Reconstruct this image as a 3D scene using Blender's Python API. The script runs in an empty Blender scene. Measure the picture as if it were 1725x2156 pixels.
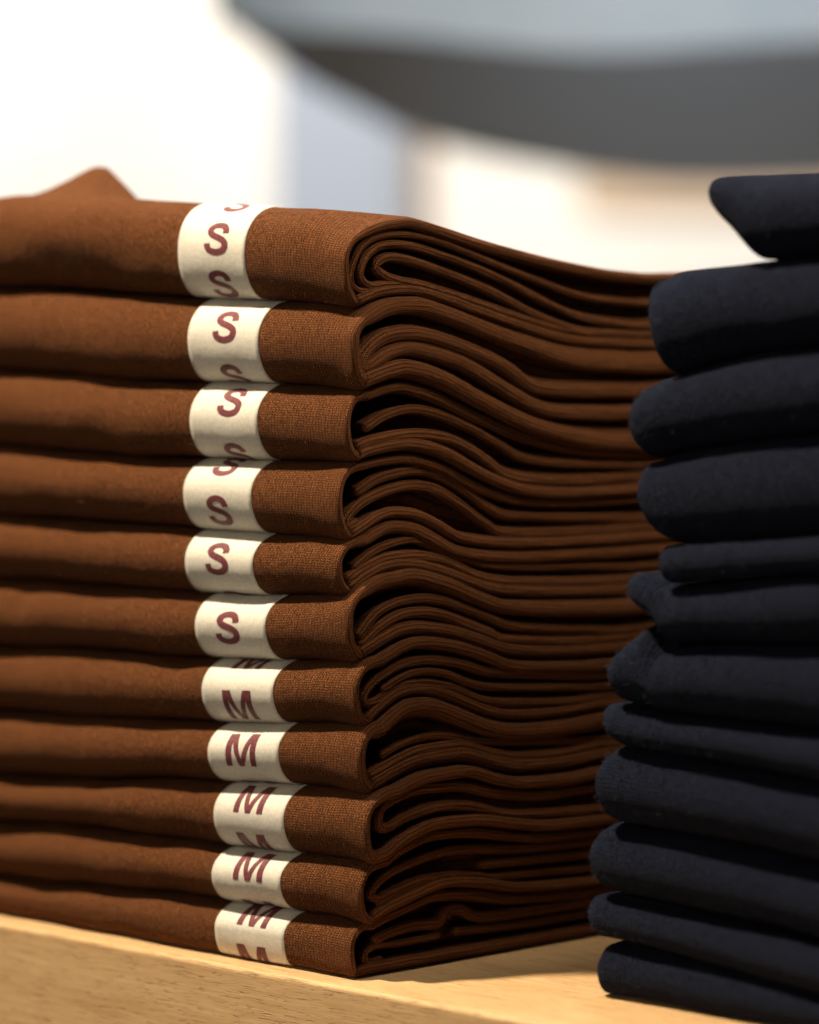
import bpy, bmesh, math, random
import numpy as np
from mathutils import Vector, noise
from math import radians, sin, cos, pi, sqrt

random.seed(4)
S = bpy.context.scene
C = S.collection
# ------------------------------------------------------------------ camera
CX, CY, CZ = 0.9493, -0.9245, 0.2413
FPX = 8880.0            # focal length in px of a 1725 x 2156 frame
cam_d = bpy.data.cameras.new('camera')
cam = bpy.data.objects.new('camera', cam_d); C.objects.link(cam)
cam.location = (CX, CY, CZ)
cam.rotation_euler = (radians(90), 0, radians(45))
cam_d.sensor_fit = 'VERTICAL'; cam_d.sensor_height = 36; cam_d.sensor_width = 28.8
cam_d.lens = FPX / 2156 * 36
cam_d.shift_y = -628 / 2156
cam_d.clip_start = 0.05; cam_d.clip_end = 60
cam_d.dof.use_dof = True
cam_d.dof.focus_distance = 1.338
cam_d.dof.aperture_fstop = 5.3
cam_d.dof.aperture_blades = 0
S.camera = cam
# ------------------------------------------------------------------ world and lamps
w = bpy.data.worlds.new('World'); S.world = w; w.use_nodes = True
bg = w.node_tree.nodes['Background']
bg.inputs[0].default_value = (1.0, 0.93, 0.84, 1); bg.inputs[1].default_value = 0.06
S.view_settings.view_transform = 'Standard'; S.view_settings.look = 'None'
S.view_settings.exposure = 0; S.view_settings.gamma = 1
RT = Vector((1, 1, 0)) / sqrt(2); FW = Vector((-1, 1, 0)) / sqrt(2)

def area(name, loc, target, size, power, col, shape='DISK', size_y=None, spread=180):
    l = bpy.data.lights.new(name, 'AREA'); l.shape = shape; l.size = size
    if size_y: l.size_y = size_y
    l.energy = power; l.color = col; l.spread = radians(spread)
    o = bpy.data.objects.new(name, l); C.objects.link(o); o.location = loc
    o.rotation_euler = (Vector(target) - Vector(loc)).to_track_quat('-Z', 'Y').to_euler()
    return o
EL = radians(66)
KD = RT * cos(EL) + FW * 0.03 + Vector((0, 0, -sin(EL)))
KD.normalize()
TGT = Vector((0, 0, 0.12))
area('key_spotlight', TGT - KD * 1.15, TGT, 0.08, 38, (1.0, 0.84, 0.64))
# added fill for the brown sides, over and behind the stacks on the right
TL = Vector((1.25, 0.85, 1.55))
area('side_fill_light', TL, (0.05, 0.1, 0.1), 0.45, 30, (1.0, 0.88, 0.74))
area('overhead_fill_light', (0.50, 0.22, 1.75), (0.04, 0.08, 0.0), 0.5, 13, (1.0, 0.88, 0.74))  # second added fill, lifts the table between the stacks
area('front_fill_light', TGT - FW * 1.6 - RT * 1.0 + Vector((0, 0, .45)), TGT, 0.9, 8.5, (1.0, 0.86, 0.70))
CL = TGT + FW * 0.9 + RT * 0.1 + Vector((0, 0, 1.5))
area('cool_rear_light', CL, TGT + FW * .75 + RT * .2, 0.5, 19, (0.84, 0.91, 1.0))
# light added to brighten the shop wall far behind
WL = TGT + FW * 2.6 + RT * -0.3 + Vector((0, 0, 1.7))
area('wall_fill_light', WL, TGT + FW * 4.2 + RT * -0.15, 1.6, 105, (1.0, 0.95, 0.88))

# ------------------------------------------------------------------ helpers
def tag(o, label=None, cat=None, group=None, kind=None):
    if label: o['label'] = label
    if cat: o['category'] = cat
    if group: o['group'] = group
    if kind: o['kind'] = kind
    return o

def empty(name, loc=(0, 0, 0)):
    o = bpy.data.objects.new(name, None); C.objects.link(o); o.location = loc
    o.empty_display_size = 0.02
    return o

def mesh_obj(name, verts, faces, mat, parent=None, uvs=None, smooth=True):
    me = bpy.data.meshes.new(name)
    me.from_pydata([tuple(v) for v in verts], [], faces)
    if uvs is not None:
        uvl = me.uv_layers.new(name='UVMap')
        for lp in me.loops:
            uvl.data[lp.index].uv = uvs[lp.vertex_index]
    me.materials.append(mat)
    if smooth:
        me.polygons.foreach_set('use_smooth', [True] * len(me.polygons))
    me.update()
    o = bpy.data.objects.new(name, me); C.objects.link(o)
    if parent: 
        o.parent = parent
        o.location = -parent.location if parent.parent is None else (0, 0, 0)
    return o

def on_front(px, py, y0=0.0):          # measured picture point -> (x, z) on the plane y = y0
    k = (px - 862.5) / FPX
    dy = y0 - CY; dx = dy * (k - 1) / (k + 1)
    dep = (dy - dx) / sqrt(2)
    return dx + CX, CZ - (py - 450) / FPX * dep

def on_side(px, py, x0=0.0):           # measured picture point -> (y, z) on the plane x = x0
    k = (px - 862.5) / FPX
    dx = x0 - CX; dy = dx * (k + 1) / (k - 1)
    dep = (dy - dx) / sqrt(2)
    return dy + CY, CZ - (py - 450) / FPX * dep

class Pchip:
    """smooth curve through measured points, no overshoot"""
    def __init__(s, pts, ext='const'):
        pts = sorted(pts); s.x = np.array([p[0] for p in pts]); s.y = np.array([p[1] for p in pts])
        h = np.diff(s.x); d = np.diff(s.y) / h; n = len(s.x); m = np.zeros(n)
        for i in range(1, n - 1):
            if d[i - 1] * d[i] > 0:
                w1 = 2 * h[i] + h[i - 1]; w2 = h[i] + 2 * h[i - 1]
                m[i] = (w1 + w2) / (w1 / d[i - 1] + w2 / d[i])
        m[0] = d[0]; m[-1] = d[-1]; s.m = m; s.ext = ext
    def __call__(s, t):
        if t <= s.x[0]: return float(s.y[0] + (s.m[0] * (t - s.x[0]) if s.ext == 'lin' else 0))
        if t >= s.x[-1]: return float(s.y[-1] + (s.m[-1] * (t - s.x[-1]) if s.ext in ('lin', 'linr') else 0))
        i = int(np.searchsorted(s.x, t) - 1); i = max(0, min(i, len(s.x) - 2))
        h = s.x[i + 1] - s.x[i]; u = (t - s.x[i]) / h
        return float((2*u**3-3*u**2+1)*s.y[i] + (u**3-2*u**2+u)*h*s.m[i] + (-2*u**3+3*u**2)*s.y[i+1] + (u**3-u**2)*h*s.m[i+1])

def catmull(pts, n=10):
    P = [np.array(p, float) for p in pts]
    P = [2 * P[0] - P[1]] + P + [2 * P[-1] - P[-2]]
    out = []
    for i in range(1, len(P) - 2):
        a, b, c, d = P[i - 1], P[i], P[i + 1], P[i + 2]
        for k in range(n):
            t = k / n
            out.append(0.5 * ((2*b) + (c-a)*t + (2*a-5*b+4*c-d)*t*t + (-a+3*b-3*c+d)*t**3))
    out.append(P[-2])
    return out

def resample(pts, n):
    P = np.array(pts); L = np.concatenate([[0], np.cumsum(np.linalg.norm(np.diff(P, axis=0), axis=1))])
    t = np.linspace(0, L[-1], n)
    return np.stack([np.interp(t, L, P[:, k]) for k in range(P.shape[1])], axis=1)

# ------------------------------------------------------------------ materials
def newmat(name):
    m = bpy.data.materials.new(name); m.use_nodes = True
    nt = m.node_tree; b = nt.nodes['Principled BSDF']
    return m, nt, b
def N(nt, t, **kw):
    n = nt.nodes.new(t)
    for k, v in kw.items(): setattr(n, k, v)
    return n
def Mth(nt, op, a, b=None, c=None):
    n = nt.nodes.new('ShaderNodeMath'); n.operation = op
    for i, v in enumerate((a, b, c)):
        if v is None: continue
        if isinstance(v, (int, float)): n.inputs[i].default_value = v
        else: nt.links.new(v, n.inputs[i])
    return n.outputs[0]

def knit(name, dark, light, wale=0.00135, course=0.00082, bump=1.0, sheen=0.35, sheen_col=(1, .7, .5, 1), lint=(0.5, 0.3, 0.2), lint_amt=0.5, lo=.32, hi=.72, bdist=.0019):
    m, nt, b = newmat(name); L = nt.links.new
    uv = N(nt, 'ShaderNodeUVMap'); uv.uv_map = 'UVMap'
    # yarns are never perfectly regular: warp the grid a little
    wn = N(nt, 'ShaderNodeTexNoise'); wn.inputs['Scale'].default_value = 160; wn.inputs['Detail'].default_value = 2
    L(uv.outputs[0], wn.inputs['Vector'])
    sub = N(nt, 'ShaderNodeVectorMath', operation='SUBTRACT'); L(wn.outputs['Color'], sub.inputs[0]); sub.inputs[1].default_value = (.5, .5, .5)
    scl = N(nt, 'ShaderNodeVectorMath', operation='SCALE'); L(sub.outputs[0], scl.inputs[0]); scl.inputs['Scale'].default_value = 0.0009
    add = N(nt, 'ShaderNodeVectorMath', operation='ADD'); L(uv.outputs[0], add.inputs[0]); L(scl.outputs[0], add.inputs[1])
    sp = N(nt, 'ShaderNodeSeparateXYZ'); L(add.outputs[0], sp.inputs[0])
    U = Mth(nt, 'MULTIPLY', sp.outputs[0], 1 / wale); V = Mth(nt, 'MULTIPLY', sp.outputs[1], 1 / course)
    fu = Mth(nt, 'FRACT', U)
    tri = Mth(nt, 'ABSOLUTE', Mth(nt, 'SUBTRACT', fu, 0.5))               # 0 in the middle of a wale, .5 in the groove
    # two legs of each stitch
    leg = Mth(nt, 'ABSOLUTE', Mth(nt, 'SINE', Mth(nt, 'MULTIPLY', fu, 2 * pi)))
    rowv = Mth(nt, 'SINE', Mth(nt, 'MULTIPLY', Mth(nt, 'ADD', V, Mth(nt, 'MULTIPLY', tri, 1.5)), 2 * pi))
    rowv = Mth(nt, 'ADD', Mth(nt, 'MULTIPLY', rowv, 0.5), 0.5)
    wal = Mth(nt, 'SUBTRACT', 1.0, Mth(nt, 'POWER', Mth(nt, 'MULTIPLY', tri, 2.0), 3.0))
    h = Mth(nt, 'ADD', Mth(nt, 'MULTIPLY', wal, 0.36), Mth(nt, 'MULTIPLY', Mth(nt, 'MULTIPLY', rowv, Mth(nt, 'ADD', Mth(nt, 'MULTIPLY', leg, .6), .4)), 0.70))
    fz = N(nt, 'ShaderNodeTexNoise'); fz.inputs['Scale'].default_value = 1500; fz.inputs['Detail'].default_value = 4; fz.inputs['Roughness'].default_value = .7
    L(uv.outputs[0], fz.inputs['Vector'])
    h2 = Mth(nt, 'ADD', h, Mth(nt, 'MULTIPLY', fz.outputs[0], 0.75))
    bp = N(nt, 'ShaderNodeBump'); bp.inputs['Strength'].default_value = bump; bp.inputs['Distance'].default_value = bdist
    L(h2, bp.inputs['Height']); 
    md = N(nt, 'ShaderNodeTexNoise'); md.inputs['Scale'].default_value = 520; md.inputs['Detail'].default_value = 4; md.inputs['Roughness'].default_value = .65
    L(uv.outputs[0], md.inputs['Vector'])
    bp2 = N(nt, 'ShaderNodeBump'); bp2.inputs['Strength'].default_value = 0.6; bp2.inputs['Distance'].default_value = 0.0008
    L(md.outputs[0], bp2.inputs['Height']); L(bp.outputs[0], bp2.inputs['Normal']); L(bp2.outputs[0], b.inputs['Normal'])
    # colour: stitch height paints groove shade, yarn tone varies at random, pilling speckles
    cn = N(nt, 'ShaderNodeTexNoise'); cn.inputs['Scale'].default_value = 700; cn.inputs['Detail'].default_value = 5; cn.inputs['Roughness'].default_value = .65
    L(uv.outputs[0], cn.inputs['Vector'])
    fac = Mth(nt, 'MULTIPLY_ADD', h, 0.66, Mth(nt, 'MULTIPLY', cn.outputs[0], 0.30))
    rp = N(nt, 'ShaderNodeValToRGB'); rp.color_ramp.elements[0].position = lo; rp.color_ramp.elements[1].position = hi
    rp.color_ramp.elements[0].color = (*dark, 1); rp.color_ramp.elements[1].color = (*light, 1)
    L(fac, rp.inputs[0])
    ln = N(nt, 'ShaderNodeTexNoise'); ln.inputs['Scale'].default_value = 1100; ln.inputs['Detail'].default_value = 2; ln.inputs['Distortion'].default_value = 2.5
    L(uv.outputs[0], ln.inputs['Vector'])
    lf = N(nt, 'ShaderNodeMapRange'); lf.inputs[1].default_value = .66; lf.inputs[2].default_value = .76; lf.inputs[4].default_value = lint_amt
    L(ln.outputs[0], lf.inputs[0])
    mx = N(nt, 'ShaderNodeMix', data_type='RGBA'); L(lf.outputs[0], mx.inputs[0]); L(rp.outputs[0], mx.inputs[6]); mx.inputs[7].default_value = (*lint, 1)
    L(mx.outputs[2], b.inputs['Base Color'])
    b.inputs['Roughness'].default_value = 0.95; b.inputs['Specular IOR Level'].default_value = 0.08
    b.inputs['Sheen Weight'].default_value = sheen; b.inputs['Sheen Roughness'].default_value = .45
    b.inputs['Sheen Tint'].default_value = sheen_col
    return m

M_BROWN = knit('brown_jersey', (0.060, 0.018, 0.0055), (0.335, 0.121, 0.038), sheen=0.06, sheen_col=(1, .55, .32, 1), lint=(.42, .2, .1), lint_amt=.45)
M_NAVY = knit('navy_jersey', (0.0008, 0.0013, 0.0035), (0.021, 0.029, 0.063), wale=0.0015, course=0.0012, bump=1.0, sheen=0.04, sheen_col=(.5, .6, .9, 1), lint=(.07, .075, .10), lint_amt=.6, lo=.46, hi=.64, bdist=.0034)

def simple(name, col, rough=.7, spec=.3):
    m, nt, b = newmat(name); b.inputs['Base Color'].default_value = (*col, 1)
    b.inputs['Roughness'].default_value = rough; b.inputs['Specular IOR Level'].default_value = spec
    return m, nt, b

def paper(name, c0, c1, rough=.62):
    m, nt, b = newmat(name); L = nt.links.new
    tc = N(nt, 'ShaderNodeTexCoord')
    n1 = N(nt, 'ShaderNodeTexNoise'); n1.inputs['Scale'].default_value = 900; n1.inputs['Detail'].default_value = 5; n1.inputs['Roughness'].default_value = .7
    L(tc.outputs['Object'], n1.inputs['Vector'])
    rp = N(nt, 'ShaderNodeValToRGB'); rp.color_ramp.elements[0].position = .3; rp.color_ramp.elements[1].position = .62
    rp.color_ramp.elements[0].color = (*c0, 1); rp.color_ramp.elements[1].color = (*c1, 1)
    L(n1.outputs[0], rp.inputs[0]); L(rp.outputs[0], b.inputs['Base Color'])
    n2 = N(nt, 'ShaderNodeTexNoise'); n2.inputs['Scale'].default_value = 260; n2.inputs['Detail'].default_value = 4
    L(tc.outputs['Object'], n2.inputs['Vector'])
    bp = N(nt, 'ShaderNodeBump'); bp.inputs['Strength'].default_value = .5; bp.inputs['Distance'].default_value = .00025
    L(n2.outputs[0], bp.inputs['Height']); L(bp.outputs[0], b.inputs['Normal'])
    b.inputs['Roughness'].default_value = rough; b.inputs['Specular IOR Level'].default_value = .35
    return m
M_PAPER = paper('cream_paper', (.49, .455, .375), (.61, .575, .485))
M_INK = paper('maroon_ink', (.075, .018, .022), (.17, .046, .050), .5)

def wood(name, axis_len='X'):
    m, nt, b = newmat(name); L = nt.links.new
    tc = N(nt, 'ShaderNodeTexCoord')
    def nz(sc, detail=4, dist=0., rough=.6):
        mp = N(nt, 'ShaderNodeMapping'); mp.inputs['Scale'].default_value = sc; L(tc.outputs['Object'], mp.inputs[0])
        n = N(nt, 'ShaderNodeTexNoise'); n.inputs['Scale'].default_value = 1; n.inputs['Detail'].default_value = detail
        n.inputs['Distortion'].default_value = dist; n.inputs['Roughness'].default_value = rough
        L(mp.outputs[0], n.inputs['Vector']); return n.outputs[0]
    broad = nz((5, 110, 110), 4, 1.2)
    fine = nz((38, 620, 620), 5, .9, .7)
    pore = nz((95, 1300, 1300), 3, 1.2)
    f = Mth(nt, 'ADD', Mth(nt, 'MULTIPLY', broad, .32), Mth(nt, 'MULTIPLY', fine, .70))
    rp = N(nt, 'ShaderNodeValToRGB'); e = rp.color_ramp.elements
    e[0].position = .34; e[0].color = (.45, .27, .115, 1); e[1].position = .66; e[1].color = (.62, .41, .20, 1)
    L(f, rp.inputs[0])
    pm = N(nt, 'ShaderNodeMapRange'); pm.inputs[1].default_value = .565; pm.inputs[2].default_value = .66; L(pore, pm.inputs[0])
    pf = Mth(nt, 'MULTIPLY', pm.outputs[0], .55)
    mx = N(nt, 'ShaderNodeMix', data_type='RGBA'); L(pf, mx.inputs[0]); L(rp.outputs[0], mx.inputs[6]); mx.inputs[7].default_value = (.17, .085, .035, 1)
    L(mx.outputs[2], b.inputs['Base Color'])
    hh = Mth(nt, 'SUBTRACT', Mth(nt, 'MULTIPLY', fine, .5), pf)
    bp = N(nt, 'ShaderNodeBump'); bp.inputs['Strength'].default_value = .6; bp.inputs['Distance'].default_value = .0003
    L(hh, bp.inputs['Height']); L(bp.outputs[0], b.inputs['Normal'])
    b.inputs['Roughness'].default_value = .48; b.inputs['Specular IOR Level'].default_value = .35
    return m
M_OAK = wood('light_oak')
M_NLINT = simple('grey_lint_fibre', (.085, .095, .13), .9, .1)[0]
M_LINT = simple('lint_fibre', (.32, .135, .05), .9, .1)[0]
M_WALL = simple('white_plaster', (.80, .77, .72), .9)[0]
M_FLOOR = simple('grey_floor', (.10, .09, .08), .6)[0]

# ------------------------------------------------------------------ setting
def box(bm, lo, hi):
    v = [bm.verts.new((x, y, z)) for z in (lo[2], hi[2]) for x, y in ((lo[0], lo[1]), (hi[0], lo[1]), (hi[0], hi[1]), (lo[0], hi[1]))]
    for f in ((3, 2, 1, 0), (4, 5, 6, 7), (0, 1, 5, 4), (1, 2, 6, 5), (2, 3, 7, 6), (3, 0, 4, 7)):
        bm.faces.new([v[i] for i in f])
def bm_obj(name, bm, mat, parent=None, bevel=0, seg=3, smooth=False):
    if bevel:
        bmesh.ops.bevel(bm, geom=list(bm.edges), offset=bevel, segments=seg, affect='EDGES', profile=.5)
    bmesh.ops.recalc_face_normals(bm, faces=bm.faces)
    me = bpy.data.meshes.new(name); bm.to_mesh(me); bm.free(); me.materials.append(mat)
    if smooth: me.polygons.foreach_set('use_smooth', [True] * len(me.polygons))
    o = bpy.data.objects.new(name, me); C.objects.link(o)
    if parent: o.parent = parent; o.location = -parent.location
    return o

def view_pt(px, py, dep):               # point at a given distance in front of the camera
    lat = (px - 862.5) / FPX * dep; z = CZ - (py - 450) / FPX * dep
    return Vector((CX, CY, 0)) + FW * dep + RT * lat + Vector((0, 0, z))
def facing_box(name, p0, p1, depth, thick, mat, parent=None, bevel=0.0):
    a = view_pt(p0[0], p0[1], depth); b = view_pt(p1[0], p1[1], depth)
    bm = bmesh.new(); wdt = (b - a).dot(RT); hgt = a.z - b.z
    box(bm, (0, 0, 0), (wdt, thick, hgt))
    if bevel: bmesh.ops.bevel(bm, geom=list(bm.edges), offset=bevel, segments=3, affect='EDGES')
    me = bpy.data.meshes.new(name); bmesh.ops.recalc_face_normals(bm, faces=bm.faces); bm.to_mesh(me); bm.free(); me.materials.append(mat)
    o = bpy.data.objects.new(name, me); C.objects.link(o)
    o.location = (a.x, a.y, b.z); o.rotation_euler = (0, 0, radians(45))
    return o

# table: oak top with a bevelled front edge
EDGE = -0.0085
tb = empty('display_table', (0, 0.3, -0.9))
tag(tb, 'light oak display table under the brown and navy stacks, grain along its edge', 'table')
bm = bmesh.new(); box(bm, (-1.1, EDGE, -0.075), (0.9, 0.62, 0.0)); bm_obj('tabletop', bm, M_OAK, tb, .0016, 4)
for sx in (-1.03, .83):
    for sy in (EDGE + .05, .57):
        bm = bmesh.new(); box(bm, (sx - .03, sy - .03, -.9), (sx + .03, sy + .03, -.0745)); bm_obj('leg', bm, M_OAK, tb, .002, 2)

fl = facing_box('floor', (-14000, 2700), (14000, 2701), 2.5, 5.0, M_FLOOR)
fl.location = Vector((CX, CY, -.92)) + RT * -4 + FW * -1.0
bpy.data.objects.remove(fl)
mesh_obj('floor', [(-6, -3, -.9), (4, -3, -.9), (4, 7, -.9), (-6, 7, -.9)], [(0, 1, 2, 3)], M_FLOOR, smooth=False)['kind'] = 'structure'
WD = 5.5
a = view_pt(-3500, -2600, WD); wl = facing_box('wall', (-4200, -3600), (5800, 2690), WD, .1, M_WALL); wl['kind'] = 'structure'

M_PERI = simple('pale_blue_paint', (.30, .34, .41), .8)[0]
col_o = facing_box('display_column', (575, -150), (862, 2900), 4.6, .12, M_PERI, bevel=.01)
tag(col_o, 'out of focus pale blue upright panel behind the brown stack', 'panel')
M_TAN = simple('tan_wood', (.24, .15, .075), .6)[0]
po = facing_box('wooden_post', (866, 60), (912, 2900), 4.62, .05, M_TAN, bevel=.003)
tag(po, 'narrow blurred tan post right of the pale blue panel', 'post')
M_CRE = simple('cream_board', (.55, .42, .30), .8)[0]
cb = facing_box('shelf_board', (1240, 300), (2100, 462), 4.8, .3, M_CRE, bevel=.01)
tag(cb, 'blurred cream shelf board behind the top of the navy stack', 'shelf')
M_CRE2 = simple('warm_curtain', (.64, .60, .56), .9)[0]
cw = facing_box('fabric_banner', (120, -200), (330, 260), 5.0, .02, M_CRE2)
tag(cw, 'faint warm cream banner on the bright wall at upper left', 'banner')

# ------------------------------------------------------------------ pale blue hanging shirt, seen from under its hem
def hanging_shirt():
    m, nt, b = newmat('pale_blue_jersey')
    tc = N(nt, 'ShaderNodeTexCoord'); n1 = N(nt, 'ShaderNodeTexNoise'); n1.inputs['Scale'].default_value = 9
    nt.links.new(tc.outputs['Object'], n1.inputs['Vector'])
    rp = N(nt, 'ShaderNodeValToRGB'); rp.color_ramp.elements[0].color = (.19, .26, .35, 1); rp.color_ramp.elements[1].color = (.32, .40, .49, 1)
    nt.links.new(n1.outputs[0], rp.inputs[0]); nt.links.new(rp.outputs[0], b.inputs['Base Color'])
    b.inputs['Roughness'].default_value = .9
    m2, nt2, b2 = simple('grey_lining', (.37, .395, .42), .95, .1)
    D0, D1 = 2.7, 3.2
    front = Pchip([(455, 40), (560, 58), (800, 72), (1000, 92), (1280, 112), (1500, 98), (1725, 86), (2100, 70), (2500, 20)])
    back = Pchip([(455, 40), (560, 98), (650, 155), (760, 205), (880, 265), (1000, 300), (1150, 330), (1300, 356), (1450, 368), (1725, 362), (2100, 300), (2500, 20)])
    cx0, hw = (455 + 2500) / 2, (2500 - 455) / 2
    root = empty('hanging_shirt', view_pt(cx0, -1500, 2.95))
    tag(root, 'pale blue garment hanging behind, out of focus, dark inside showing under its wavy hem', 'shirt')
    nA, nH = 96, 26; t = .0035
    def build(name, off, mat, thick):
        V, F = [], []
        for j in range(nH + 1):
            hgt = (j / nH) ** 1.4 * .5
            for i in range(nA):
                a = 2 * pi * i / nA
                px = cx0 - hw * cos(a)
                s = sin(a)                        # + front, - back
                dep = (D0 + D1) / 2 - (D1 - D0) / 2 * s
                f = .5 + .5 * s
                f = max(0, min(1, .5 + .5 * (1 if s > 0 else -1) * min(1, abs(s) * 3)))
                py = (back(px) + 22 * min(1, abs(s) * 3)) * (1 - f) + front(px) * f
                p = view_pt(px, py, dep)
                ctr = view_pt(cx0, py, (D0 + D1) / 2)
                rad = (p - ctr); rad.z = 0
                n_ = rad.normalized()
                wob = .006 * sin(5 * a + hgt * 9) * (1 - .3 * f)
                q = p + n_ * (wob + off) + Vector((0, 0, hgt))
                q -= rad * .35 * (hgt / .5) ** 2
                V.append(q)
        for j in range(nH):
            for i in range(nA):
                k = (i + 1) % nA
                F.append((j * nA + i, j * nA + k, (j + 1) * nA + k, (j + 1) * nA + i))
        return mesh_obj(name, V, F, mat, root)
    build('outer_cloth', 0, m, t); build('lining', -.003, m2, t)
    # turned hem between the two
    return root
hanging_shirt()

# ------------------------------------------------------------------ brown stack
YB = 0.25
GF_px = [  # front boundary lines: (px, py) at the left edge, the paper bands, the corner
    [(0, 405), (100, 401), (250, 409), (450, 424), (740, 441)],
    [(0, 604), (100, 609), (250, 620), (480, 629), (740, 643)],
    [(0, 776), (150, 785), (300, 802), (540, 808), (750, 832)],
    [(0, 934), (150, 950), (300, 961), (500, 969), (725, 984)],
    [(0, 1082), (200, 1096), (475, 1120), (720, 1149)],
    [(0, 1217), (200, 1232), (500, 1258), (720, 1280)],
    [(0, 1358), (200, 1370), (525, 1393), (740, 1411)],
    [(0, 1496), (200, 1509), (540, 1528), (765, 1541)],
    [(0, 1632), (200, 1637), (530, 1648), (770, 1673)],
    [(0, 1728), (200, 1745), (540, 1787), (790, 1817)],
    [(0, 1843), (200, 1864), (535, 1905), (760, 1952)],
    None]
GS_px = [  # the same boundaries along the side of the stack
    [(740, 441), (800, 444), (880, 453), (960, 476), (1040, 502), (1120, 524), (1200, 544), (1300, 563), (1380, 572)],
    [(740, 643), (765, 656), (790, 645), (832, 625), (882, 622), (957, 643), (1032, 673), (1132, 713), (1232, 743), (1372, 753)],
    [(750, 832), (800, 812), (860, 795), (900, 803), (932, 815), (1032, 870), (1132, 918), (1232, 945), (1322, 955), (1380, 955)],
    [(725, 984), (745, 990), (770, 978), (807, 961), (882, 947), (957, 967), (1032, 1015), (1067, 1035), (1132, 1058), (1232, 1065), (1332, 1060)],
    [(720, 1149), (782, 1115), (857, 1083), (907, 1088), (957, 1117), (1002, 1150), (1082, 1165), (1132, 1168), (1332, 1160)],
    [(720, 1280), (750, 1262), (782, 1222), (832, 1198), (882, 1190), (957, 1208), (1032, 1243), (1082, 1262), (1182, 1270), (1332, 1270)],
    [(740, 1411), (807, 1367), (882, 1338), (957, 1345), (1032, 1368), (1082, 1388), (1232, 1392), (1297, 1388)],
    [(765, 1541), (807, 1498), (857, 1468), (892, 1465), (957, 1483), (1032, 1513), (1082, 1520), (1182, 1513), (1262, 1498)],
    [(770, 1673), (832, 1639), (882, 1619), (957, 1607), (1032, 1624), (1082, 1632), (1182, 1624), (1252, 1609)],
    [(790, 1817), (832, 1779), (907, 1745), (982, 1738), (1057, 1745), (1132, 1750), (1232, 1740)],
    [(760, 1952), (807, 1921), (857, 1901), (932, 1871), (1000, 1869), (1082, 1880), (1242, 1868)],
    None]
GF, GS = [], []
for k in range(12):
    if GF_px[k] is None:
        GF.append(lambda x: 0.0006); GS.append(lambda y: 0.0006); continue
    GF.append(Pchip([on_front(*p, .008 if k else 0) for p in GF_px[k]]))
    GS.append(Pchip([on_side(*p) for p in GS_px[k]]))
def dec(x, k=1): return math.exp(min(0, x) / (.035 if k else 1e6))
def smooth(t): t = max(0, min(1, t)); return t * t * (3 - 2 * t)
def G(k, x, y):
    if k == 11: return 0.0006
    xf = min(x, 0)
    gf = GF[k](xf)
    if k == 0: gf = GF[0](0) + (gf - GF[0](0)) * math.exp(-max(y - .01, 0) / .035) + .05 * xf * smooth(y / .1)
    z = gf + (GS[k](y) - GS[k](0)) * dec(x, k)
    if k: z += (GS[k](0) - GF[k](0)) * dec(x, k) * smooth((y - .006) / .02)
    if k > 6:                              # keep the far ends of the lower shirts above the table
        z = max(z, 0.0006 + 0.008 * (11 - k))
    return z
def G0peak(x, y):                          # crumpled fold standing up on the topmost shirt
    d = sqrt(((x + .1735) / .040) ** 2 + ((y - .046) / .034) ** 2)
    d = sqrt(d * d + .012) - .11
    return .0228 * max(0, 1 - max(d, 0)) ** 1.8

SH = [  # per shirt: x of the right end, front offset, band px edges, band letter, py of main letter, px of main letter
    dict(cx=735, band=(375, 515), mid=530, L='S', py=501, px=459, pitch=.0158, to=.0038),
    dict(cx=752, band=(397, 545), mid=730, L='S', py=688, px=477, pitch=.0180, to=.0058),
    dict(cx=735, band=(401, 543), mid=890, L='S', py=957, px=484, pitch=.0195, to=.0040),
    dict(cx=722, band=(387, 530), mid=1050, L='S', py=1077, px=461, pitch=.0172, to=.0036),
    dict(cx=720, band=(390, 532), mid=1190, L='S', py=1176, px=462, pitch=.0180, to=.0044),
    dict(cx=742, band=(413, 560), mid=1330, L='S', py=1323, px=484, pitch=.0190, to=.0048),
    dict(cx=757, band=(427, 575), mid=1465, L='M', py=1487, px=504, pitch=.0185, to=.0038),
    dict(cx=766, band=(442, 585), mid=1595, L='M', py=1578, px=513, pitch=.0185, to=.0056),
    dict(cx=782, band=(451, 597), mid=1720, L='M', py=1680, px=527, pitch=.0175, to=.0038),
    dict(cx=765, band=(449, 592), mid=1850, L='M', py=1821, px=529, pitch=.0185, to=.0034),
    dict(cx=748, band=(455, 597), mid=1970, L='M', py=1924, px=533, pitch=.0168, to=.0036)]
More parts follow.
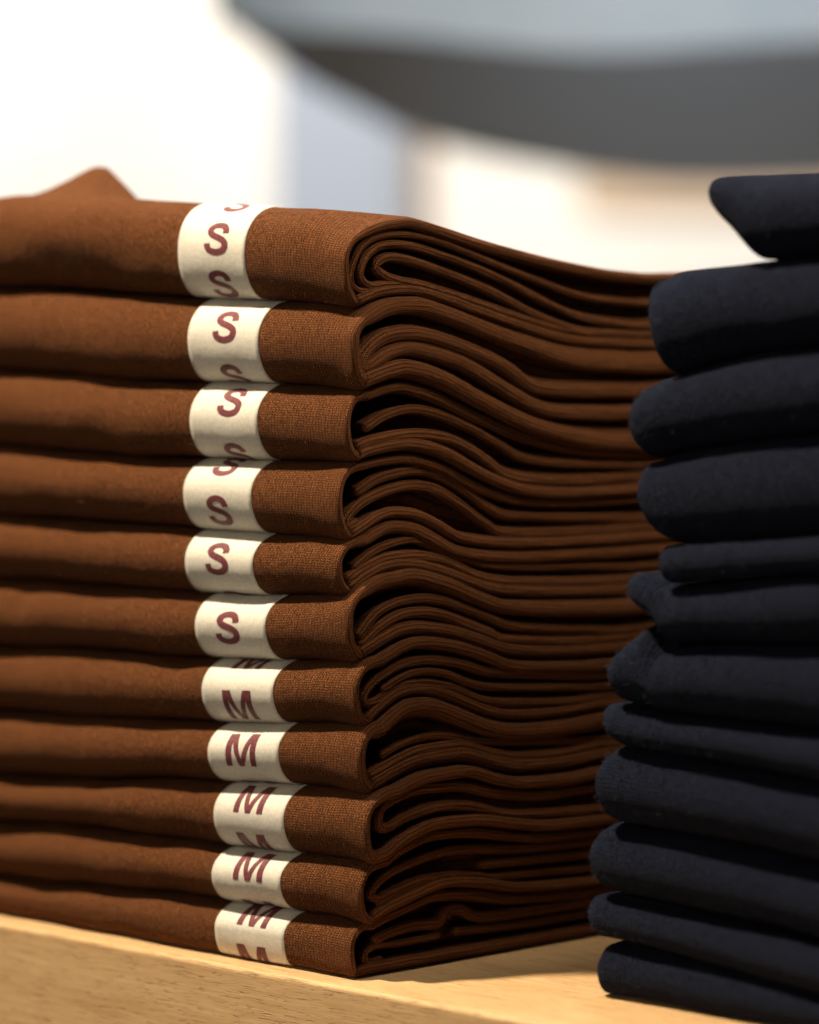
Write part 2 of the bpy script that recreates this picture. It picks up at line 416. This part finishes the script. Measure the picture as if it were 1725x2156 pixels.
INNER = [
    [([(1340,690),(1232,672),(1157,640),(1082,600),(1000,562),(932,537),(870,518),(812,516),(778,538),(764,570),(768,592),(790,604),(850,612)], 15),
     ([(1340,730),(1232,705),(1132,665),(1032,612),(932,570),(865,548),(822,540),(800,550),(796,566),(812,580),(850,592),(932,614),(1032,655),(1132,700),(1232,722),(1340,738)], 17),
     ([(1340,640),(1232,625),(1132,590),(1032,550),(932,510),(860,494),(800,498),(764,522),(746,560),(742,590),(756,612),(800,620)], 13)],
    [([(1340,834),(1232,832),(1132,824),(1082,787),(1032,757),(932,714),(857,700),(800,716),(770,748),(762,775),(770,790),(800,758),(832,739),(882,734),(982,768),(1082,833),(1157,872),(1300,882)], 30)],
    [([(1350,1018),(1132,1020),(1075,1008),(1032,975),(982,940),(932,920),(872,914),(807,925),(752,958)], 22),
     ([(1340,985),(1132,975),(1050,935),(980,895),(890,862),(820,872),(770,905)], 18)],
    [([(1332,1095),(1100,1090),(1040,1075),(985,1035),(930,1002),(870,990),(800,1007),(752,1040)], 20),
     ([(1332,1125),(1082,1125),(1032,1108),(982,1070),(920,1030),(857,1022),(782,1048),(738,1085),(736,1110),(760,1095)], 20)],
    [([(1332,1195),(1100,1195),(1010,1186),(972,1160),(920,1142),(857,1135),(790,1160),(745,1200)], 16),
     ([(1332,1243),(1057,1236),(1007,1215),(932,1178),(857,1168),(782,1192),(733,1234)], 22)],
    [([(1300,1330),(1100,1322),(1032,1300),(932,1262),(857,1262),(800,1288),(756,1345)], 18),
     ([(1300,1352),(1082,1350),(1032,1332),(932,1292),(857,1290),(800,1322),(758,1372)], 22)],
    [([(1260,1425),(1040,1416),(1007,1405),(932,1388),(857,1394),(805,1424),(776,1450),(770,1474),(780,1486),(812,1470),(882,1442),(957,1445),(1040,1478),(1250,1478)], 18),
     ([(1260,1448),(1032,1446),(940,1416),(870,1416),(806,1452)], 14)],
    [([(1250,1585),(1082,1606),(1007,1598),(932,1588),(857,1606),(797,1632),(778,1652)], 20),
     ([(1250,1560),(1032,1562),(932,1548),(857,1564),(805,1592)], 15)],
    [([(1252,1660),(1132,1676),(1032,1668),(982,1656),(907,1660),(845,1666),(812,1682),(804,1710),(803,1738),(812,1750),(834,1738),(857,1722),(932,1698),(1007,1700),(1082,1716),(1252,1706)], 20)],
    [([(1240,1775),(1100,1788),(957,1790),(857,1822),(802,1856),(786,1880),(796,1893),(850,1868),(900,1850),(985,1846)], 17),
     ([(1240,1830),(1100,1842),(957,1862),(857,1888),(795,1918)], 16),
     ([(1240,1800),(1120,1812),(1020,1822)], 16)],
    [([(1240,1900),(1082,1925),(1010,1930),(972,1912),(944,1920),(928,1944),(880,1948),(820,1966),(788,1985)], 20),
     ([(930,1970),(850,1985),(795,1992),(774,2008),(776,2030),(792,2034),(808,2015)], 13),
     ([(1240,1925),(1100,1948),(960,1962)], 15)],
]
def wr(x, y, z, s, seed): return noise.noise(Vector((x * s + seed * 7.3, y * s, z * s)))

RTC = (.029, .024, .010, .011, .013, .022, .012, .010, .015, .012, .010)
def shirt_profile(i, x, sh, xe):
    """points (y, z) of the outer surface at station x: from back top, round the front, to back bottom"""
    kt, kb = i, i + 1
    yf = sh['yf'] + .0012 * wr(x, i, 0, 22, i)
    rt, rb = .0140, (.0095 if i < 10 else .0035)
    e = smooth((x - (xe - .022)) / .022)          # towards the open corner the front is squarer
    rt = rt + (RTC[i] - rt) * e; rb = rb * (1 - .35 * e)
    pts = []
    yy = [YB - (YB - (yf + rt)) * (1 - (1 - t) ** 1.0) for t in np.linspace(0, 1, 60)]
    for y in yy:
        z = G(kt, x, y) - .0003
        if i == 0: z += G0peak(x, y)
        pts.append((y, z, 0))
    zt = pts[-1][1]; zb = G(kb, x, yf + rb) + .0003
    if e < 1: zb = G(kb, x, yf + rb) + .0003
    zc = zb + (zt - zb) * .52
    n = 2.0
    for t in np.linspace(0, pi / 2, 22)[1:]:
        y = yf + rt * (1 - abs(sin(t)) ** (2 / n)); z = zc + (zt - zc) * abs(cos(t)) ** (2 / n)
        pts.append((y, z, t / (pi / 2)))
    for t in np.linspace(0, pi / 2, 20)[1:]:
        y = yf + rb * (1 - abs(cos(t)) ** (2 / n)); z = zc - (zc - zb) * abs(sin(t)) ** (2 / n)
        pts.append((y, z, 1 - t / (pi / 2)))
    for t in np.linspace(0, 1, 55)[1:]:
        y = yf + rb + (YB - yf - rb) * t
        pts.append((y, G(kb, x, y) + .0003, 0))
    return pts

def outward(P):     # normals (y,z) of a profile running back-top -> front -> back-bottom
    P = np.array(P)[:, :2]; T = np.gradient(P, axis=0); T /= np.maximum(np.linalg.norm(T, axis=1, keepdims=True), 1e-9)
    return np.stack([T[:, 1], -T[:, 0]], axis=1) * 1.0

NP = 260
def stations(xe, x0, tcap):
    ts = list(np.linspace(0, 1, 110))
    return [x0 + (xe - x0) * (1 - (1 - t) ** 1.5) for t in ts]

class Surf:
    """outer surface of one brown shirt; band region kept smooth so that paper lies on it"""
    def __init__(s, i):
        s.i = i; s.sh = SH[i]
        sh = s.sh
        sh['yf'] = 0.0
        s.xe = (sh['cx'] - 754) / 4737.0
        bx0 = on_front(sh['band'][0], sh['mid'])[0]; bx1 = on_front(sh['band'][1], sh['mid'])[0]
        s.bx = (bx0, bx1); s.cache = {}
    def prof(s, x):
        key = round(x, 6)
        if key in s.cache: return s.cache[key]
        P = shirt_profile(s.i, x, s.sh, s.xe)
        # resample in three sections so that the same index is the same place everywhere
        a = resample(P[:60], 90); b = resample(P[59:100], 90); c = resample(P[99:], 82)
        R = np.concatenate([a, b[1:], c[1:]])
        n = outward(R)
        # soft wrinkles
        dband = min(abs(x - s.bx[0]), abs(x - s.bx[1])); inside = s.bx[0] <= x <= s.bx[1]
        amp = 0 if inside else smooth(dband / .02)
        endk = smooth((s.xe - x) / .01)
        for j in range(len(R)):
            y, z = R[j][0], R[j][1]; fr = R[j][2]
            k = amp * endk
            d = k * (.0010 * wr(x, y * .5, z * .5, 30, s.i) + .00025 * wr(x, y, z, 95, s.i + 30))
            d += .0004 * wr(x, y, z, 60, s.i + 11)
            if s.i == 0:      # dent near the left end of the topmost shirt
                g = math.exp(-((x + .135) / .030) ** 2 - ((z - .221) / .012) ** 2)
                d -= .0030 * g * amp
            if s.i == 5:
                g = math.exp(-((x + .165) / .006) ** 2 - ((z - .118) / .012) ** 2); d -= .003 * g * fr
            if s.i in (2, 3):
                g = math.exp(-((x + .140) / .018) ** 2); d += .0015 * g * fr
            if fr < .01: d = min(d, 0) * .5
            R[j][0] += n[j][0] * d; R[j][1] += n[j][1] * d
        n = outward(R)
        L = np.concatenate([[0], np.cumsum(np.linalg.norm(np.diff(R[:, :2], axis=0), axis=1))])
        mid = 90 + 44; L = L - L[mid]
        s.cache[key] = (R, n, L)
        return s.cache[key]

def build_outer(sf, root):
    i = sf.i; xe = sf.xe; sh = sf.sh
    x0 = -.27
    R, n, L = sf.prof(xe); m = len(R)
    fr = R[:, 2]
    front = np.array([max(0, 1 - abs(L[j]) / .016) for j in range(m)])
    t = sh['to'] * (1 - .35 * np.array([smooth(f * 1.8) for f in front]))
    V, F, UV = [], [], []
    xs = stations(xe, x0, 0)
    rows = []
    def row(pts, us, vs):
        base = len(V); V.extend(pts); UV.extend(zip(us, vs)); rows.append(base)
    for x in xs:
        xx = x
        Rr, nn, LL = sf.prof(xx)
        # the last stations slide back so the rounded cap fits
        k = smooth((x - (xe - .006)) / .006)
        pts = [(x - k * t[j] / 2, Rr[j][0], Rr[j][1]) for j in range(m)]
        row(pts, [p[0] for p in pts], LL)
    Rr, nn, LL = sf.prof(xe)
    for a in np.linspace(0, pi, 15)[1:]:
        pts = []
        for j in range(m):
            r = t[j] / 2
            wob = .0004 * wr(L[j], a, i, 60, 5)
            pts.append((xe - r + r * sin(a) * 1.0 + wob * sin(a), Rr[j][0] - nn[j][0] * r * (1 - cos(a)), Rr[j][1] - nn[j][1] * r * (1 - cos(a))))
        row(pts, [xe - t[j] / 2 + a * t[j] / 2 for j in range(m)], LL)
    for x in np.linspace(xe - .008, x0, 24):
        Rr2, nn2, LL2 = sf.prof(x)
        pts = [(x, Rr2[j][0] - nn2[j][0] * t[j], Rr2[j][1] - nn2[j][1] * t[j]) for j in range(m)]
        row(pts, [xe - t[j] / 2 + pi * t[j] / 2 + (xe - x) for j in range(m)], LL2)
    for a, b in zip(rows[:-1], rows[1:]):
        for j in range(m - 1):
            F.append((a + j, a + j + 1, b + j + 1, b + j))
    for a, b in zip(rows[:109], rows[1:110]): F.append((a + m - 1, a, b, b + m - 1))      # closed at the back
    return mesh_obj('outer_layer', V, F, M_BROWN, root, UV)

def build_inner(sf, root, path_px, tpx, idx):
    i = sf.i; xe = sf.xe - .0006 - .0012 * random.random()
    P = catmull([on_side(px, py, xe) for px, py in path_px], 12)
    # continue to the back of the shirt where the path runs out of the picture
    P = [np.array(p) for p in P]
    for end in (0, -1):
        if P[end][0] > .085:
            f = P[end].copy(); ext = [np.array((y, f[1])) for y in np.linspace(f[0] + .01, YB - .008, 8)]
            if end == 0: P = ext[::-1] + P
            else: P = P + ext
    R = resample(P, 240)
    th = 1.18 * tpx / 6450.0
    # relative height between the shirt's upper and lower boundary
    fr = []
    for y, z in R:
        gt = G(i, xe, y); gb = G(i + 1, xe, y)
        f = (z - gb) / max(gt - gb, 1e-4)
        lo = (th / 2 + sh_t(i) * .75) / max(gt - gb, 1e-4)
        f = min(max(f, min(lo, .5)), max(1 - lo, .5))
        fr.append(f)
    fr = np.array(fr)
    ker = np.ones(5) / 5; fr[2:-2] = np.convolve(fr, ker, 'valid')
    T0 = None; V, F, UV, rows = [], [], [], []
    m = len(R)
    Ls = np.concatenate([[0], np.cumsum(np.linalg.norm(np.diff(R, axis=0), axis=1))])
    def at(x):
        sh_y = .009 * smooth((xe - x) / .022)
        Q = np.array([(R[j][0] + sh_y, G(i + 1, x, R[j][0]) + fr[j] * (G(i, x, R[j][0]) - G(i + 1, x, R[j][0]))) for j in range(m)])
        Tn = np.gradient(Q, axis=0); Tn /= np.maximum(np.linalg.norm(Tn, axis=1, keepdims=True), 1e-9)
        return Q, np.stack([Tn[:, 1], -Tn[:, 0]], axis=1)
    # thickness fades at the free ends so the sheet closes round
    tj = np.array([th / 2 * sqrt(max(.0, min(1, 1 - (1 - min(1, min(Ls[j], Ls[-1] - Ls[j]) / (th * .5))) ** 2))) * (1 + .10 * wr(Ls[j], i, idx, 45, 2)) for j in range(m)])
    def row(x, sgn, a=None):
        Q, n = at(x)
        base = len(V)
        for j in range(m):
            r = tj[j]
            if a is None:
                V.append((x, Q[j][0] + n[j][0] * r * sgn, Q[j][1] + n[j][1] * r * sgn)); UV.append((x * sgn + (0 if sgn > 0 else .05), Ls[j]))
            else:
                wob = .0005 * wr(Ls[j], a, i, 50, idx)
                V.append((x + r * sin(a) + wob * sin(a), Q[j][0] + n[j][0] * r * cos(a), Q[j][1] + n[j][1] * r * cos(a))); UV.append((x + a * th / 2, Ls[j]))
        rows.append(base)
    xr = xe - th / 2
    for x in np.linspace(xe - .06, xr, 16): row(x, 1)
    for a in np.linspace(0, pi, 15)[1:]: row(xr, 1, a)
    for x in np.linspace(xr, xe - .06, 16)[1:]: row(x, -1)
    for a, b in zip(rows[:-1], rows[1:]):
        for j in range(m - 1): F.append((a + j, b + j, b + j + 1, a + j + 1))
    return mesh_obj('inner_layer', V, F, M_BROWN, root, UV)
def sh_t(i): return SH[i]['to']

def build_core(sf, root):
    """filler added against black hollows, set back a few millimetres inside the open side"""
    i = sf.i; rs = random.Random(i)
    for q, f in enumerate((.5,)):
        xe = sf.xe - rs.uniform(.011, .014)
        y0 = .016 + rs.uniform(0, .006)
        ys = np.linspace(y0, YB - .012, 70)
        V, F, UV, rows = [], [], [], []
        def row(x, a, lim=None):
            rows.append(len(V))
            for j, y in enumerate(ys):
                gt, gb = G(i, x, y), G(i + 1, x, y); h = gt - gb
                r = h * .40 * min(1, sqrt(max(0, (y - y0) / .012 + .02)))
                zc = gb + h * (f + .02 * wr(y, i, q, 40, 3))
                V.append((x + .004 * sin(a) * (1 if lim else 0), y, zc + r * cos(a))); UV.append((x + a * .003, y))
        for x in np.linspace(xe - .08, xe, 8): row(x, 0)
        for a in np.linspace(0, pi, 11)[1:]: row(xe, a, True)
        for x in np.linspace(xe, xe - .08, 8)[1:]: row(x, pi)
        for a, b in zip(rows[:-1], rows[1:]):
            for j in range(len(ys) - 1): F.append((a + j, b + j, b + j + 1, a + j + 1))
        mesh_obj('inner_layer', V, F, M_BROWN, root, UV)  # backing filler added in the hollow, under the same name as the folds

def fibre(V, F, p, d, up, ln, rad, rs):
    side = d.cross(up); side = side.normalized() if side.length > 1e-6 else Vector((1, 0, 0))
    bend = rs.uniform(-.8, .8); n = 5; prev = None
    for k in range(n + 1):
        t = k / n
        c = p + d * ln * t + side * bend * ln * t * t + up * ln * .25 * sin(t * 3)
        rr = rad * (1 - .6 * t)
        b = len(V)
        for a in range(3): V.append(c + (side * cos(a * 2.094) + up * sin(a * 2.094)) * rr)
        if prev is not None:
            for a in range(3): F.append((prev + a, prev + (a + 1) % 3, b + (a + 1) % 3, b + a))
        prev = b

def build_lint(sf, root):
    rs = random.Random(100 + sf.i); V, F = [], []
    for q in range(300):
        x = sf.xe - .002 - rs.random() ** 1.2 * .20
        if sf.bx[0] - .001 < x < sf.bx[1] + .001: continue
        R, n, L = sf.prof(round(x, 3)); j = rs.randint(78, 176)
        p = Vector((x, R[j][0], R[j][1])); up = Vector((0, n[j][0], n[j][1])).normalized()
        a = rs.uniform(0, 2 * pi); tan = Vector((cos(a), -up.z * sin(a), up.y * sin(a)))
        fibre(V, F, p, (tan + up * rs.uniform(.1, .9)).normalized(), up, rs.uniform(.0007, .0022), .000022, rs)
    o = mesh_obj('lint', V, F, M_LINT, root); o['kind'] = 'stuff'

# ---- printed letters: outlines in a unit-high box (x right, y up)
def letter_S():
    c = catmull([(.615, .665), (.60, .765), (.525, .87), (.375, .912), (.225, .875), (.135, .775), (.145, .665), (.235, .59), (.375, .535), (.515, .475), (.62, .385), (.635, .265), (.565, .145), (.375, .088), (.19, .13), (.105, .225), (.088, .335)], 8)
    c = np.array(c); T = np.gradient(c, axis=0); T /= np.linalg.norm(T, axis=1, keepdims=True)
    n = np.stack([-T[:, 1], T[:, 0]], axis=1); hw = .092
    a = c + n * hw; b = c - n * hw
    return [[tuple(a[k]), tuple(a[k + 1]), tuple(b[k + 1]), tuple(b[k])] for k in range(len(c) - 1)], .72
def letter_M():
    s = .165
    polys = [[(0, 0), (s, 0), (s, 1), (0, 1)], [(.88 - s, 0), (.88, 0), (.88, 1), (.88 - s, 1)],
             [(s, 1), (s, .74), (.365, 0), (.44, 0), (.44, .22), (.245, 1)], [(.44, .22), (.44, 0), (.515, 0), (.88 - s, .74), (.88 - s, 1), (.635, 1)]]
    return polys, .88
LET = {'S': letter_S(), 'M': letter_M()}

def build_band(sf, root):
    x0, x1 = sf.bx
    slant = 0.0
    R, n, L = sf.prof((x0 + x1) / 2)
    # extent: back over the top and under the bottom
    js = [j for j in range(len(R)) if R[j][0] < .075]
    j0, j1 = js[0], js[-1]
    V, F, UV = [], [], []; nx = 20; th = .00030
    xs = np.linspace(x0, x1, nx)
    m = j1 - j0 + 1
    rows = []
    def row(x, off):
        Rr, nn, LL = sf.prof(x); rows.append(len(V))
        for j in range(j0, j1 + 1):
            V.append((x, Rr[j][0] + nn[j][0] * off, Rr[j][1] + nn[j][1] * off)); UV.append((x, LL[j]))
    row(x0, -.0002)
    for x in xs: row(x, th)
    row(x1, -.0002)
    for a, b in zip(rows[:-1], rows[1:]):
        for j in range(m - 1): F.append((a + j, a + j + 1, b + j + 1, b + j))
    band = mesh_obj('size_band', V, F, M_PAPER, root, UV)
    tag(band, 'cream paper band printed with maroon %s letters' % sf.sh['L'])
    # where the main letter sits on the profile
    sh = sf.sh
    best, bj = 1e9, 0
    lx = on_front(sh['px'], sh['py'], .001)[0]
    Rr, nn, LL = sf.prof(lx)
    for j in range(100, 170):
        dep = (-(lx - CX) + (Rr[j][0] - CY)) / sqrt(2); py = 450 + (CZ - Rr[j][1]) / dep * FPX
        if abs(py - sh['py']) < best: best, bj = abs(py - sh['py']), j
    vc = LL[bj]
    polys, wd = LET[sh['L']]
    H = .0108; sx = 1.42
    for kk in (-2, -1, 0, 1, 2):
        c = vc + kk * sh['pitch']
        if c - H / 2 < L[j0] + .001 or c + H / 2 > L[j1] - .001: continue
        bm = bmesh.new()
        for poly in polys:
            bm.faces.new([bm.verts.new((p[0], p[1], 0)) for p in poly])
        bmesh.ops.remove_doubles(bm, verts=bm.verts, dist=1e-5)
        for g in np.linspace(0.02, .98, 33):
            geom = list(bm.verts) + list(bm.edges) + list(bm.faces)
            bmesh.ops.bisect_plane(bm, geom=geom, plane_co=(0, g, 0), plane_no=(0, 1, 0))
        for g in np.linspace(0.03, .86, 9):
            geom = list(bm.verts) + list(bm.edges) + list(bm.faces)
            bmesh.ops.bisect_plane(bm, geom=geom, plane_co=(g, 0, 0), plane_no=(1, 0, 0))
        bmesh.ops.triangulate(bm, faces=bm.faces)
        for v in bm.verts:
            x = lx + (v.co.x - wd / 2) * H * sx
            Lq = c - (v.co.y - .5) * H            # arc length grows downwards
            Rr, nn, LL = sf.prof(round(x, 3))
            y = np.interp(Lq, LL, Rr[:, 0]); z = np.interp(Lq, LL, Rr[:, 1]); ny = np.interp(Lq, LL, nn[:, 0]); nz_ = np.interp(Lq, LL, nn[:, 1])
            off = th + .00012
            v.co = (x, y + ny * off, z + nz_ * off)
        me = bpy.data.meshes.new('printed_letter'); bm.normal_update(); bm.to_mesh(me); bm.free(); me.materials.append(M_INK)
        o = bpy.data.objects.new('printed_letter', me); C.objects.link(o); o.parent = band
    return band

BL = ['topmost brown folded T-shirt, S band, a crumpled fold standing up behind',
      'rust brown folded T-shirt directly under the topmost brown one, S band, thick arched side folds',
      'brown folded T-shirt with S high and S low on its band, dark hollow in side',
      'brown folded T-shirt directly under the S one with the dark hollow in its side',
      'brown folded T-shirt marked S, directly above the lowest brown one marked S',
      'lowest brown folded T-shirt marked S, lying on the first one marked M',
      'highest brown folded T-shirt marked M, a rolled hairpin fold at its corner',
      'brown folded T-shirt marked M, thick arched sheet over a hollow in its side',
      'brown folded T-shirt marked M with open squared curl in its side',
      'brown folded T-shirt marked M lying directly on the bottom one of the brown stack',
      'bottom brown folded T-shirt marked M, lying on the oak table at the edge']
for i in range(11):
    sf = Surf(i)
    zc = G(i + 1, -.05, .05)
    root = empty('folded_shirt', (-.13, .12, max(zc, 0)))
    tag(root, BL[i], 'folded shirt', 'brown folded T-shirts stacked on the table')
    build_outer(sf, root)
    for idx, (path, tp) in enumerate(INNER[i]): build_inner(sf, root, path, tp, idx)
    build_core(sf, root)
    build_band(sf, root)
    build_lint(sf, root)

# ------------------------------------------------------------------ navy stack
NV = [
 ([(1481,400),(1484,385),(1492,374),(1505,369),(1600,362),(1725,357)], [(1481,400),(1485,428),(1500,448),(1530,488),(1578,549),(1650,540),(1725,533)]),
 ([(1358,632),(1363,605),(1378,584),(1400,576),(1480,566),(1580,550),(1650,540),(1725,533)], [(1358,632),(1363,690),(1373,747),(1382,775),(1395,787),(1440,772),(1560,746),(1725,724)]),
 ([(1321,935),(1326,880),(1334,830),(1351,806),(1395,787),(1440,772),(1560,746),(1725,724)], [(1321,935),(1328,950),(1340,962),(1352,968),(1400,955),(1560,928),(1725,908)]),
 ([(1338,1037),(1340,1000),(1346,978),(1365,966),(1400,955),(1560,928),(1725,908)], [(1338,1037),(1342,1085),(1355,1115),(1380,1136),(1397,1143),(1450,1142),(1600,1134),(1725,1125)]),
 ([(1380,1172),(1384,1158),(1395,1148),(1450,1142),(1600,1134),(1725,1125)], [(1380,1172),(1382,1200),(1390,1225),(1400,1231),(1460,1226),(1600,1214),(1725,1207)]),
 ([(1316,1240),(1320,1222),(1333,1208),(1352,1205),(1375,1216),(1400,1231),(1460,1226),(1600,1214),(1725,1207)], [(1316,1240),(1324,1265),(1345,1287),(1375,1308),(1385,1330),(1400,1366),(1460,1360),(1600,1357),(1725,1356)]),
 ([(1276,1421),(1290,1385),(1320,1345),(1350,1318),(1370,1308),(1384,1332),(1400,1366),(1460,1360),(1600,1357),(1725,1356)], [(1276,1421),(1282,1450),(1297,1478),(1340,1495),(1400,1505),(1560,1525),(1725,1547)]),
 ([(1265,1510),(1270,1494),(1282,1481),(1300,1480),(1340,1495),(1400,1505),(1560,1525),(1725,1547)], [(1265,1510),(1272,1540),(1290,1562),(1310,1572),(1400,1590),(1560,1620),(1725,1650)]),
 ([(1252,1667),(1260,1630),(1272,1595),(1290,1577),(1310,1573),(1400,1590),(1560,1620),(1725,1650)], [(1252,1667),(1254,1690),(1266,1712),(1282,1727),(1320,1737),(1400,1752),(1560,1786),(1725,1824)]),
 ([(1233,1833),(1240,1780),(1254,1742),(1275,1732),(1320,1737),(1400,1752),(1560,1786),(1725,1824)], [(1233,1833),(1240,1862),(1256,1880),(1280,1887),(1400,1912),(1560,1952),(1725,1995)]),
 ([(1230,1925),(1234,1900),(1250,1884),(1280,1887),(1400,1912),(1560,1952),(1725,1995)], [(1230,1925),(1236,1955),(1262,1980),(1285,1985),(1400,2010),(1560,2050),(1725,2092)]),
 ([(1252,2044),(1253,2010),(1262,1992),(1285,1985),(1400,2010),(1560,2050),(1725,2092)], [(1252,2044),(1254,2080),(1270,2106),(1290,2117),(1500,2152),(1725,2195)]),
]
NL = ['topmost navy folded T-shirt, its left end a beak with slanting underside',
      'thick navy folded T-shirt lying directly under the overhanging topmost navy one',
      'navy folded T-shirt third from the top of the navy stack, its left end bulging low',
      'tall navy folded T-shirt lying directly on the thin set back navy one',
      'thin navy folded T-shirt set back to the right, mid-stack',
      'navy folded T-shirt with a rounded lip poking out left',
      'navy folded T-shirt with a sloping left shoulder under the poking lip',
      'thin navy folded T-shirt squeezed between the sloping shouldered and thick navy ones',
      'thick navy folded T-shirt directly under the thin squeezed one low in the navy stack',
      'thick navy folded T-shirt third from the bottom of the navy stack',
      'thin navy folded T-shirt lying directly on the bottom navy one',
      'bottom navy folded T-shirt with rounded end, lying on the oak table']
YN = .0335
for i, (tp, bt) in enumerate(NV):
    Tf = Pchip([on_front(px, py, YN + .006) for px, py in tp], 'linr'); Bf = Pchip([on_front(px, py, YN + .003) for px, py in bt], 'linr')
    xl = max(Tf.x[0], Bf.x[0]); xr = xl + .25
    V, F, UV, rows = [], [], [], []
    us = [xl + .25 * (t ** 2.6 * .9 + t * .1 * t) for t in np.linspace(0, 1, 150)]
    us = [xl + (u - xl) for u in us]
    xo = random.uniform(-1, 1)
    for x in us:
        d = x - xl
        zt, zb = Tf(x), Bf(x)
        xc = min(x, .175)
        if x > .175: zt, zb = Tf(xc), Bf(xc)
        if zt - zb < .0006: zm = (zt + zb) / 2; zt, zb = zm + .0003, zm - .0003
        if i == 11: zb = max(zb * (1 if d < .004 else 0), .0006)
        h = zt - zb
        r = .0075; q = max(0, 1 - d / r)
        yf = YN + .007 * (1 - sqrt(max(0, 1 - q * q))) + .0012 * wr(x, i, 0, 20, i + 40) + .0007 * xo
        rt = min(.0165, .75 * h); rb = min(.0115 if i < 11 else .005, .5 * h)
        pts = []
        yb = YN + .2 - (.008 * q)
        yy = np.linspace(yb, yf + rt, 30)
        for y in yy: pts.append((y, zt - .0002))
        zc = zb + h * .50; n = 1.95
        for t in np.linspace(0, pi / 2, 24)[1:]: pts.append((yf + rt * (1 - sin(t) ** (2 / n)), zc + (zt - .0002 - zc) * abs(cos(t)) ** (2 / n)))
        for t in np.linspace(0, pi / 2, 22)[1:]: pts.append((yf + rb * (1 - abs(cos(t)) ** (2 / n)), zc - (zc - zb - .0002) * sin(t) ** (2 / n)))
        for y in np.linspace(yf + rb, yb, 30)[1:]: pts.append((y, zb + .0002))
        R = np.array(pts); nn = outward(R)
        L = np.concatenate([[0], np.cumsum(np.linalg.norm(np.diff(R, axis=0), axis=1))]); L -= L[52]
        rows.append(len(V))
        k = smooth(d / .006)
        for j in range(len(R)):
            fr = 1 if 30 <= j <= 74 else 0
            dd = (.0012 * wr(x, R[j][0] * .4, R[j][1] * .4, 26, i + 50) + .0002 * wr(x, R[j][0], R[j][1], 110, i + 70)) * k * fr
            V.append((x, R[j][0] + nn[j][0] * dd, max(R[j][1] + nn[j][1] * dd, .0005))); UV.append((x + i * .013, L[j]))
    m = len(R)
    for a, b in zip(rows[:-1], rows[1:]):
        for j in range(m - 1): F.append((a + j, a + j + 1, b + j + 1, b + j))
        F.append((a + m - 1, a, b, b + m - 1))
    o = mesh_obj('folded_shirt', V, F, M_NAVY, None, UV)
    tag(o, NL[i], 'folded shirt', 'navy folded T-shirts stacked on the table')

    V, F = [], []; rs = random.Random(300 + i)
    for q in range(260):
        a = rows[rs.randint(20, 120)]; j = rs.randint(22, 72); p = Vector(o.data.vertices[a + j].co); nv = Vector(o.data.vertices[a + j].normal)
        if nv.y > 0: nv = -nv
        t1 = nv.orthogonal().normalized(); t2 = nv.cross(t1); an = rs.uniform(0, 2 * pi)
        fibre(V, F, p, (t1 * cos(an) + t2 * sin(an) + nv * rs.uniform(.1, .8)).normalized(), nv, rs.uniform(.0007, .002), .000028, rs)
    l = mesh_obj('lint', V, F, M_NLINT, o); l['kind'] = 'stuff'; l.location = (0, 0, 0)
